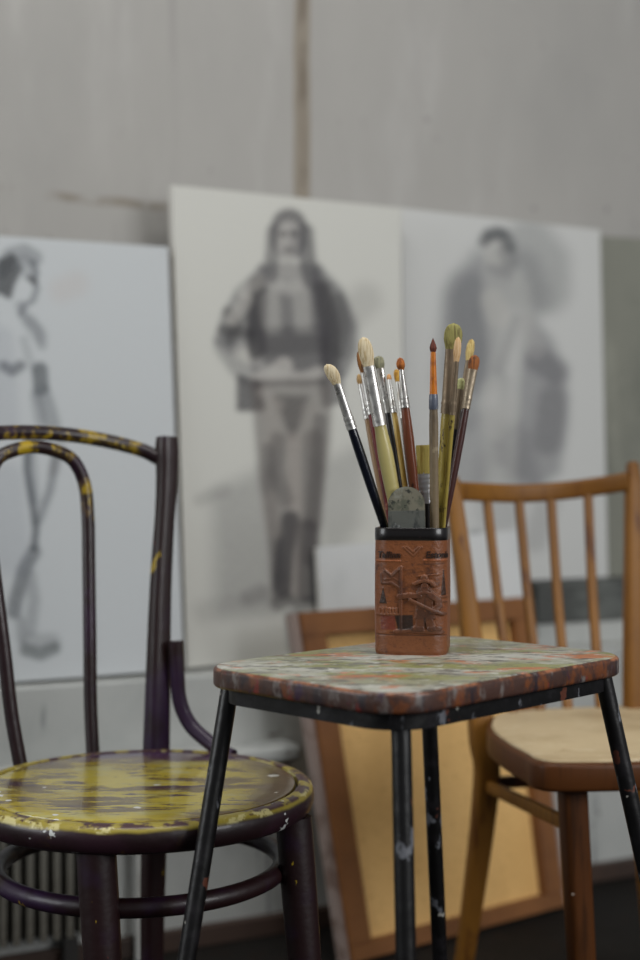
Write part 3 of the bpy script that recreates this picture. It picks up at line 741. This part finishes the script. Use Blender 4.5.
rel('l', [(246, 336), (246, 712)], 6, 5, 2.0, FIG, .5)
rel('l', [(388, 500), (388, 585)], 44, 10, 1.9, FIG, .7)
rel('p', [(340, 590), (440, 590), (446, 640), (334, 640)], 0, 10, 1.8, FIG, .7)
rel('l', [(366, 630), (360, 694)], 22, 8, 1.9, FIG, .7); rel('l', [(408, 630), (424, 694)], 20, 8, 1.9, FIG, .7)
rel('l', [(322, 704), (372, 702)], 12, 6, 2.4, FIG, .7); rel('l', [(418, 702), (470, 698)], 12, 6, 2.4, FIG, .7)
rel('l', [(356, 506), (300, 506), (240, 512)], 13, 7, 2.6, (84, 49, 31), .7)
rel('l', [(424, 500), (462, 530), (466, 566), (436, 598)], 15, 7, 2.8, (84, 49, 31), .7)
rel('l', [(388, 448), (388, 466)], 20, 8, 2.5, (90, 52, 34), .7)
rel('l', [(326, 436), (350, 424), (388, 414), (424, 424), (442, 442)], 7, 6, 3.2, (100, 60, 39), .7); rel('l', [(386, 398), (388, 408)], 15, 7, 2.8, (100, 60, 39), .7)
rel('l', [(380, 455), (384, 455)], 2, 3, 1.6, BLK, .5); rel('l', [(394, 455), (398, 455)], 2, 3, 1.6, BLK, .5)
rel('l', [(352, 492), (388, 482), (424, 494)], 7, 5, 2.7, (100, 60, 39), .6)
rel('l', [(300, 528), (390, 572), (478, 612)], 7, 5, 3.3, (104, 64, 42), .8); rel('l', [(452, 600), (492, 612)], 10, 5, 3.0, FIG, .6)
rel('l', [(390, 520), (388, 580)], 2, 5, 1.4, BLK, .4); rel('l', [(388, 640), (392, 690)], 4, 6, .3, BLK, .6)
rel('l', [(212, 722), (300, 716), (400, 720), (486, 722)], 9, 6, 1.9, FIG, .6)
rel('l', [(96, 298), (240, 298)], 3, 4, .7, (176, 100, 60), .5); rel('l', [(384, 292), (520, 292)], 3, 4, .7, (176, 100, 60), .5)
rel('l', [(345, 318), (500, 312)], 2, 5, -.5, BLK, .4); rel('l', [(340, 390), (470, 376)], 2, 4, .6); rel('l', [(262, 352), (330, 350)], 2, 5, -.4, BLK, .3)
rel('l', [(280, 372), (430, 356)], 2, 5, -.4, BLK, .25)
rel('l', [(260, 216), (320, 270), (370, 216)], 3, 5, .5, (100, 58, 34), .5); rel('l', [(280, 214), (320, 248), (350, 214)], 3, 5, .5, (100, 58, 34), .5)
rel('p', [(96, 742), (530, 742), (530, 862), (96, 862)], 0, 5, .25, (118, 72, 42), .5)
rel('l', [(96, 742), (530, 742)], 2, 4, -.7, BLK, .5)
NS, NZ = 560, 210
ss = np.linspace(0, PER, NS, endpoint=False); zz = np.linspace(0, CH - .0135, NZ)
PN = [cup_s(s) for s in ss]
lx = np.array([p[0][0] for p in PN]) * 1000; fn = np.array([-p[1][1] for p in PN])
XX, YY = np.meshgrid(lx, zz * 1000)
FR = np.broadcast_to(sm((fn - .05) / .5), XX.shape)
H = np.zeros(XX.shape); Cc = np.empty(XX.shape + (3,)); Cc[:] = lin((122, 70, 36))[:3]
g = np.random.default_rng(2)
for (k, pts, r, soft, h, c, cs) in R_:
    d = poly_sd(XX, YY, pts) if k == 'p' else line_dist(XX, YY, pts)
    a = sm(1 - (d - r) / soft) * FR
    H = np.where(h > 0, np.maximum(H, h * a) if h > 0 else H, H + h * a)
    if c:
        a2 = (a * cs)[..., None]; Cc = Cc * (1 - a2) + np.array(lin(c)[:3]) * a2
# woven/diamond tooling in the base band
band = sm((22 - YY) / 1.5) * FR
H += band * .12 * (np.sin((XX + YY) * 3.2) * np.sin((XX - YY) * 3.2))
zt_ = np.broadcast_to((zz / (CH - .0135))[:, None], XX.shape)
base_in = -.9e-3 * sm(1 - zt_ / .03)             # softened foot
bulge = .0006 * np.sin(zt_ * math.pi)
V = []
for j in range(NZ):
    for i in range(NS):
        (p, n) = PN[i]; off = H[j, i] * 1.15e-3 + base_in[j, i] + bulge[j, i]
        V.append(cw_((p[0] + n[0] * off, p[1] + n[1] * off), zz[j]))
Fc = [(j * NS + i, j * NS + (i + 1) % NS, (j + 1) * NS + (i + 1) % NS, (j + 1) * NS + i) for j in range(NZ - 1) for i in range(NS)]
Fc.append(tuple(range(NS))[::-1])
nb = len(V)
# inner wall
for z in (CH - .0135, .004):
    for i in range(NS):
        (p, n) = PN[i]; V.append(cw_((p[0] - n[0] * .0022, p[1] - n[1] * .0022), z))
Fc += [((NZ - 1) * NS + i, (NZ - 1) * NS + (i + 1) % NS, nb + (i + 1) % NS, nb + i) for i in range(NS)]
Fc += [(nb + i, nb + (i + 1) % NS, nb + NS + (i + 1) % NS, nb + NS + i) for i in range(NS)]
Fc.append(tuple(nb + NS + i for i in range(NS)))
attr = np.ones((len(V), 4)); attr[:nb, :3] = Cc.reshape(-1, 3); attr[nb:, :3] = lin((36, 24, 20))[:3]
link_mesh('cup_body', V, Fc, M['cupbody'], cup, attr=attr, smooth=60)
# rim band
V = []; prof = [(.0002, CH - .0136), (.0005, CH - .0130), (.0005, CH - .001), (-.0003, CH), (-.0022, CH), (-.0028, CH - .001), (-.0028, CH - .02), (-.0021, CH - .02), (-.0021, CH - .0137)]
n2 = 160; s2 = [PER * i / n2 for i in range(n2)]
for (o_, z) in prof:
    for s in s2:
        p, n = cup_s(s); V.append(cw_((p[0] + n[0] * o_, p[1] + n[1] * o_), z))
m_ = len(prof)
Fc = [(j * n2 + i, j * n2 + (i + 1) % n2, ((j + 1) % m_) * n2 + (i + 1) % n2, ((j + 1) % m_) * n2 + i) for j in range(m_) for i in range(n2)]
o = link_mesh('cup_rim', V, Fc, M['cuprim'], cup); o['label'] = 'glossy black rim band'
# lettering
def lettering(txt, s0, z, size, shear):
    cu = bpy.data.curves.new('txt', 'FONT'); cu.body = txt; cu.size = size; cu.shear = shear; cu.extrude = .0004; cu.offset = .00022; cu.resolution_u = 4
    ob = bpy.data.objects.new('txt', cu); COL.objects.link(ob)
    bpy.context.view_layer.update()
    me = ob.evaluated_get(bpy.context.evaluated_depsgraph_get()).to_mesh()
    vs = [v.co.copy() for v in me.vertices]; fs = [tuple(p.vertices) for p in me.polygons]
    ob.evaluated_get(bpy.context.evaluated_depsgraph_get()).to_mesh_clear()
    bpy.data.objects.remove(ob); bpy.data.curves.remove(cu)
    out = []
    for v in vs:
        p, n = cup_s(s0 + v.x); k = .0011 + v.z
        out.append(cw_((p[0] + n[0] * k, p[1] + n[1] * k), z + v.y))
    link_mesh('lettering', out, fs, M['lettering'], cup, smooth=False)
lettering('Tallinn', -.0362, .1056, .0098, .12)
lettering('Estonia', .0172, .1060, .0098, .12)

# ------------------------------------------------------------------ brushes
CY = 1.4845
BRS = {
 1: dict(g=(330, 363, 385, -0.0121, 0.0106), w=[12.5, 8, 10, 10, 8, 4], by=384, fy=427, bend=-3.5, fl=.6, b='cream', f='silver', h='navy', shape='fil',
         lab='leftmost paint brush, cream bristles and glossy dark navy handle leaning left out of the cup'),
 2: dict(g=(359.5, 350, 391.3, 0.0097, 0.0018), w=[9, 6, 6.5, 6.5, 5, 3], by=374, fy=415, bend=0, fl=.8, b='stain', f='silver', h='maroon', shape='fil',
         lab='brush with dark stained bristles and maroon handle behind the big cream filbert'),
 3: dict(g=(363, 337, 399.6, -0.013, -0.0002), w=[14.5, 11, 13, 15.5, 12, 5], by=367, fy=424, bend=0, fl=.55, b='cream', f='silver', h='yellow', shape='fil',
         lab='big filbert brush with cream bristles and thick pale yellow handle, left of centre'),
 4: dict(g=(358.5, 374, 388, 0.024, 0.0058), w=[6, 5, 6, 7, 6, 4], by=386, fy=420, bend=0, fl=1, b='tan', f='silver', h='tanwood', shape='round',
         lab='small tan tipped brush with bare brown wood handle, second from the left at the back'),
 5: dict(g=(378, 356, 407, 0.012, 0), w=[10.5, 8, 6.5, 6.5, 5.5, 3], by=370, fy=414, bend=0, fl=.55, b='grey', f='silver', h='black', shape='flat',
         lab='brush with short grey green bristles and slim black handle beside the big cream filbert'),
 6: dict(g=(388.5, 374, 411.5, -0.0052, -0.0265), w=[5, 4, 6, 6, 5, 3], by=381, fy=414, bend=0, fl=1, b='peach', f='silver', h='ochre', shape='round',
         lab='thin brush with tiny peach tip and ochre yellow handle in the left cluster'),
 7: dict(g=(396.5, 369, 416.5, 0.02, -0.0045), w=[7, 5, 5, 6, 5, 3], by=383, fy=420, bend=0, fl=.8, b='gold', f='silver', h='greybrown', shape='fil',
         lab='brush with golden yellow tip half hidden behind the orange tipped round brush'),
 8: dict(g=(400, 357.5, 418.5, -0.0077, -0.0092), w=[8.5, 5, 9, 10.5, 8, 4], by=371, fy=408, bend=0, fl=1, b='orange', f='silver', h='redbrown', shape='round',
         lab='round brush with bright orange tip and reddish brown handle, rightmost of the left cluster'),
 9: dict(g=(424, 445, 427, 0.0101, 0.015), w=[17, 15, 13, 9, 6.5, 4], by=473, fy=503, bend=0, fl=.4, b='yellowb', f='ringed', h='black', shape='square',
         lab='short flat brush with square yellow bristles and white ringed ferrule low in the middle'),
 10: dict(g=(433, 338, 434.5, -0.027, -0.0134), w=[7, 5, 7.5, 9, 9, 5], by=353, fy=394, bend=0, fl=1, b='darkred', f='amber', h='driftgrey', shape='point',
         lab='round brush with pointed dark red tip, amber ferrule and weathered grey brown handle'),
 11: dict(g=(454, 323, 440, -0.0091, 0.0043), w=[18, 13.5, 14, 12.5, 10, 5], by=350, fy=412, bend=0, fl=.5, b='olive', f='brown', h='yellow2', shape='fil',
         lab='tallest brush, big filbert with olive bristles and stained yellow handle'),
 12: dict(g=(458.3, 337, 443.4, -0.0180, 0.0003), w=[7, 5, 6, 5, 4, 3], by=362, fy=413, bend=0, fl=.9, b='pink', f='brown', h='yellow2', shape='fil',
         lab='small pale pinkish tipped brush in front of the big olive filbert'),
 13: dict(g=(472, 339, 441.5, 0.0234, 0.0166), w=[8.5, 6, 7, 6, 5, 3], by=362, fy=410, bend=0, fl=.8, b='palegold', f='brown', h='black', shape='fil',
         lab='brush with pale golden tip standing behind the rightmost brush'),
 14: dict(g=(475.5, 355, 444, 0.0083, 0.0049), w=[11, 9.5, 8, 8.5, 5.5, 3], by=371, fy=409, bend=0, fl=.6, b='rust', f='pewter', h='maroon2', shape='fil',
         lab='rightmost brush, rust orange bristles and dark maroon handle leaning right'),
 15: dict(g=(461.5, 378, 442.5, 0.015, 0.0067), w=[8, 7, 6, 5, 4, 3], by=391, fy=430, bend=0, fl=.8, b='palegreen', f='brown', h='black', shape='flat',
         lab='low brush with pale green bristles between the big olive filbert and rightmost brush'),
}
BM = dict(cream=((226, 210, 176), (196, 172, 128)), stain=((150, 98, 40), (84, 50, 22)), tan=((178, 146, 96), (150, 112, 64)), grey=((150, 148, 118), (112, 112, 90)),
          peach=((214, 160, 104), (184, 120, 66)), gold=((206, 158, 56), (160, 112, 32)), orange=((190, 110, 36), (140, 72, 22)), yellowb=((208, 190, 104), (168, 142, 62)),
          darkred=((104, 46, 28), (66, 26, 16)), olive=((150, 144, 82), (108, 98, 50)), pink=((232, 196, 150), (210, 166, 112)), palegold=((208, 184, 118), (172, 142, 78)),
          rust=((150, 86, 30), (84, 44, 16)), palegreen=((194, 196, 140), (160, 158, 102)))
BMt = {k: bmat('bristle_' + k, *v) for k, v in BM.items()}
FM = dict(silver=fmat('ferrule_silver', (206, 204, 200), (150, 140, 124), .22), brown=fmat('ferrule_stained', (134, 118, 98), (88, 74, 58), .38, .65),
          pewter=fmat('ferrule_pewter', (160, 146, 126), (96, 80, 62), .3, .75), ringed=fmat('ferrule_ringed', (196, 198, 204), (120, 120, 124), .28, .8),
          amber=mat('ferrule_amber', (206, 118, 22), .3, layers=[(120, .5, .66, (160, 84, 18), (1, 1, .5), 4), (170, .64, .68, (228, 160, 70), (1, 1, .3), 3)], coat=.4))
HM = dict(navy=hmat('handle_navy', (18, 21, 32), (14, 16, 24), .2), maroon=hmat('handle_maroon', (104, 34, 34), (74, 26, 26), .35, (150, 100, 80)),
          yellow=hmat('handle_yellow', (184, 172, 112), (160, 146, 88), .4, (140, 124, 80)), tanwood=hmat('handle_tan', (150, 118, 84), (122, 88, 60), .5),
          black=hmat('handle_black', (26, 24, 27), (34, 30, 30), .3), ochre=hmat('handle_ochre', (200, 170, 84), (170, 134, 56), .4),
          greybrown=hmat('handle_greybrown', (112, 98, 86), (88, 72, 60), .5), redbrown=hmat('handle_redbrown', (134, 72, 46), (104, 50, 32), .35, (74, 38, 28)),
          driftgrey=hmat('handle_drift', (122, 106, 82), (92, 78, 60), .5, (150, 136, 110)), yellow2=hmat('handle_yellow_stained', (164, 146, 66), (120, 100, 46), .4, (66, 50, 28)),
          maroon2=hmat('handle_dark_maroon', (64, 32, 29), (42, 21, 21), .3))
GROUP = 'paint brushes in the carved cup'
def make_brush(k, d):
    tx, ty, rxp, yr, yb = d['g']; w = d['w']
    top_ = P(tx, ty, CY + yr + (yb - yr) * (ty - 528) / 127)
    bot_ = P(rxp + (tx - rxp) * (645 - 528) / (ty - 528), 645, CY + yb)
    def axis(y):
        return top_.lerp(bot_, (y - ty) / (645 - ty))
    a0 = axis(645); a0_z = a0.z
    ax_dir = (axis(ty) - axis(645)).normalized()
    side = Vector((1, 0, 0)); side = (side - ax_dir * side.dot(ax_dir)).normalized()
    root = thing('paint_brush', d['lab'], 'paint brush', a0, GROUP)
    def loft(name, ys, ws, fl, m, parent=None, bend=0, jit=0, sides=20, top_y=None):
        V = []; Fc = []; rng = random.Random(k * 31 + len(name))
        js = [1 + rng.uniform(-jit, jit) for _ in range(sides)]
        dv = ax_dir.cross(side).normalized()
        for i, (y, wd) in enumerate(zip(ys, ws)):
            c = axis(y)
            if bend and y < d['by']: 
                f = (d['by'] - y) / (d['by'] - ty); c = c + side * bend * KX * f * f
            fli = fl[i] if isinstance(fl, list) else fl
            for s in range(sides):
                an = 2 * math.pi * s / sides; r = wd * KX / 2 * (js[s] * (1 + rng.uniform(-jit, jit) * .3))
                V.append(c + side * (math.cos(an) * r) + dv * (math.sin(an) * r * fli))
        for i in range(len(ys) - 1):
            for s in range(sides): Fc.append((i * sides + s, i * sides + (s + 1) % sides, (i + 1) * sides + (s + 1) % sides, (i + 1) * sides + s))
        Fc.append(tuple(range(sides))); Fc.append(tuple((len(ys) - 1) * sides + s for s in range(sides)))
        return link_mesh(name, V, Fc, m, parent or root, smooth=50)
    by, fy = d['by'], d['fy']; fl = d['fl']
    L = by - ty
    # handle: swelling below the ferrule, tapering into the cup
    ys = [fy - 1, fy + 4, fy + 14, fy + 30, fy + 55, (fy + 528) / 2 + 20, 528, 575, 620, 642, 645]
    ys = sorted(set([y for y in ys if y <= 645]))
    hw = [float(np.interp(y, [fy - 1, fy + 6, fy + 26, fy + 50, 528, 640, 645], [w[2] * .86, w[2] * .95, w[3], w[3] * .98, w[4], w[5], w[5] * .6])) if fy + 50 < 528 else float(np.interp(y, [fy - 1, fy + 12, 560, 640, 645], [w[2] * .7, w[3], w[4], w[5], w[5] * .6])) for y in ys]
    loft('handle', ys, hw, 1, HM[d['h']])
    # ferrule with crimped rings
    fys, fws, ffl = [], [], []
    n = 26
    for i in range(n + 1):
        y = by - 1.5 + (fy - by + 1.5) * i / n; f = i / n
        wd = w[1] + (w[2] - w[1]) * f
        if d['f'] == 'ringed': cr = sum(math.exp(-((y - (by + q)) / 1.0) ** 2) for q in (4, 9, 14, 19)) * .9
        elif d['f'] == 'amber': cr = 0
        else: cr = (math.exp(-((y - (fy - 10)) / 1.1) ** 2) + math.exp(-((y - (fy - 5.5)) / 1.1) ** 2) + math.exp(-((y - fy + .8) / 1.2) ** 2)) * 1.1
        fys.append(y); fws.append(wd * 1.0 + cr); ffl.append(fl + (1 - fl) * f ** 1.3)
    loft('ferrule', fys, fws, ffl, FM[d['f']], sides=24)
    if k == 10:
        loft('binding', [393, 394, 400, 407, 408], [7.7, 8.3, 9, 9.3, 8.9], 1, hmat('binding_bluegrey', (92, 98, 112), (70, 74, 90), .4, (140, 140, 140)))['label'] = 'blue grey painted binding below the amber ferrule'
    # bristles
    sh = d['shape']; N_ = 16; bys, bws, bfl = [], [], []
    for i in range(N_ + 1):
        f = i / N_                      # 0 at ferrule, 1 at tip
        y = by + .5 - (L + .5) * f
        if sh == 'fil':  pr = (w[1] * .92 / w[0]) + (1 - w[1] * .92 / w[0]) * min(1, f / .4); pr *= math.sqrt(max(0, 1 - (max(0, f - .55) / .45) ** 2.2))
        elif sh == 'round': pr = (w[1] * .9 / w[0]) + (1 - w[1] * .9 / w[0]) * sm(min(1, f / .45)); pr *= math.sqrt(max(0, 1 - (max(0, f - .45) / .55) ** 2))
        elif sh == 'point': pr = (w[1] * .9 / w[0]) + (1 - w[1] * .9 / w[0]) * sm(min(1, f / .4)); pr *= (1 - max(0, f - .4) / .6) ** .8
        elif sh == 'flat': pr = (w[1] * .9 / w[0]) + (1 - w[1] * .9 / w[0]) * min(1, f / .4); pr *= math.sqrt(max(0, 1 - (max(0, f - .6) / .4) ** 3))
        else: pr = .92 + .08 * f if f < .97 else .93
        bys.append(y); bws.append(max(.5, w[0] * float(pr))); bfl.append(max(.3, fl * (1 - .35 * f)))
    loft('bristles', bys, bws, bfl, BMt[d['b']], bend=d['bend'], jit=.05, sides=36)
    return root
for k, d in BRS.items(): make_brush(k, d)

# palette scraper: rounded grey blade with a folded seam standing at the front of the cup
def scraper():
    D = CY - .0325
    tilt = -.02
    ez = Vector((-.02, .0, 1)).normalized(); ey = -cyv; ex = ey.cross(ez).normalized() * -1; ex = ex if ex.x > 0 else -ex
    base = CC - cyv * .0325 - cxv * .0012 + ZZ * .0045
    hw = .0202; Ht = (646 - 488) * KX + .003
    root = thing('palette_scraper', 'rounded dull grey metal scraper blade standing at the front of the cup', 'scraper', base)
    BF = 1 if ey.y < 0 else -1
    def plate(name, z0, z1, t0, t1, m, round_top, hw):
        out = []
        out += [(-hw, z0), (hw, z0)]
        if round_top:
            r = hw * .98
            for j in range(0, 25):
                a = math.pi * j / 24; out.append((hw * math.cos(a), z1 - r + r * math.sin(a)))
        else: out += [(hw, z1), (-hw, z1)]
        n = len(out); V = []
        for t in (t0, t1):
            for x, z in out: V.append(base + ex * x + ez * z + ey * t)
        bm = bmesh.new(); vs = [bm.verts.new(v) for v in V]
        for i in range(n): bm.faces.new((vs[i], vs[(i + 1) % n], vs[n + (i + 1) % n], vs[n + i]))
        fa = bm.faces.new(vs[:n][::-1]); fb = bm.faces.new(vs[n:])
        bmesh.ops.recalc_face_normals(bm, faces=bm.faces)
        ed = [e for f_ in (fa, fb) for e in f_.edges]
        bmesh.ops.bevel(bm, geom=ed, offset=.0005, segments=2, affect='EDGES')
        bm.verts.index_update(); V = [v.co.copy() for v in bm.verts]; Fc = [tuple(v.index for v in f.verts) for f in bm.faces]; bm.free()
        return link_mesh(name, V, Fc, m, root, smooth=35)
    sm1 = mat('scraper_metal', (136, 132, 116), .42, .35, layers=[(60, .45, .6, (104, 106, 92), U, 6), (120, .58, .66, (70, 72, 66), U, 5), (50, .6, .68, (150, 150, 138), U, 4)], bump=(90, .0006, U))
    sm2 = mat('scraper_band', (112, 114, 108), .36, .45, layers=[(70, .45, .6, (74, 76, 76), (1, 1, .4), 6), (50, .6, .68, (150, 152, 150), U, 4)], bump=(90, .0006, U))
    plate('blade', 0, Ht, -.0012, .0012, sm1, True, hw)
    plate('blade_band', 0, Ht - .0262, BF * .00125, BF * .0024, sm2, False, hw * 1.0)['label'] = 'darker folded lower band of the scraper'
scraper()

# ------------------------------------------------------------------ light and camera
wd = bpy.data.worlds.new('World'); S.world = wd; wd.use_nodes = True
bg = wd.node_tree.nodes['Background']; bg.inputs[0].default_value = (.93, .96, 1, 1); bg.inputs[1].default_value = .2
def area(name, loc, target, sx, sy, power, col):
    l = bpy.data.lights.new(name, 'AREA'); l.shape = 'RECTANGLE'; l.size = sx; l.size_y = sy; l.energy = power; l.color = col
    o = bpy.data.objects.new(name, l); COL.objects.link(o); o.location = loc
    o.rotation_euler = (Vector(target) - Vector(loc)).to_track_quat('-Z', 'Y').to_euler(); return o
area('window_light', (-2.9, .4, 1.7), (.2, 2.1, .7), 1.5, 1.5, 50, (.95, .985, 1))
area('window_light', (2.7, -.6, 1.9), (.2, 2.4, .6), 1.8, 1.5, 95, (.98, .99, 1))
area('ceiling_light', (.1, 1.25, 2.86), (.3, 2.3, .5), 2.2, .9, 62, (1, .985, .96))
cam = bpy.data.cameras.new('Camera'); co = bpy.data.objects.new('Camera', cam); COL.objects.link(co)
co.location = (0, 0, CAMZ); co.rotation_euler = (math.radians(90), 0, 0)
cam.sensor_fit = 'VERTICAL'; cam.sensor_height = 36; cam.sensor_width = 24; cam.lens = 50
cam.clip_start = .05
cam.dof.use_dof = True; cam.dof.focus_distance = 1.425; cam.dof.aperture_fstop = 2.3
S.camera = co
S.view_settings.view_transform = 'Standard'; S.view_settings.look = 'None'; S.view_settings.gamma = 1
S.view_settings.use_curve_mapping = False; S.view_settings.exposure = -.40
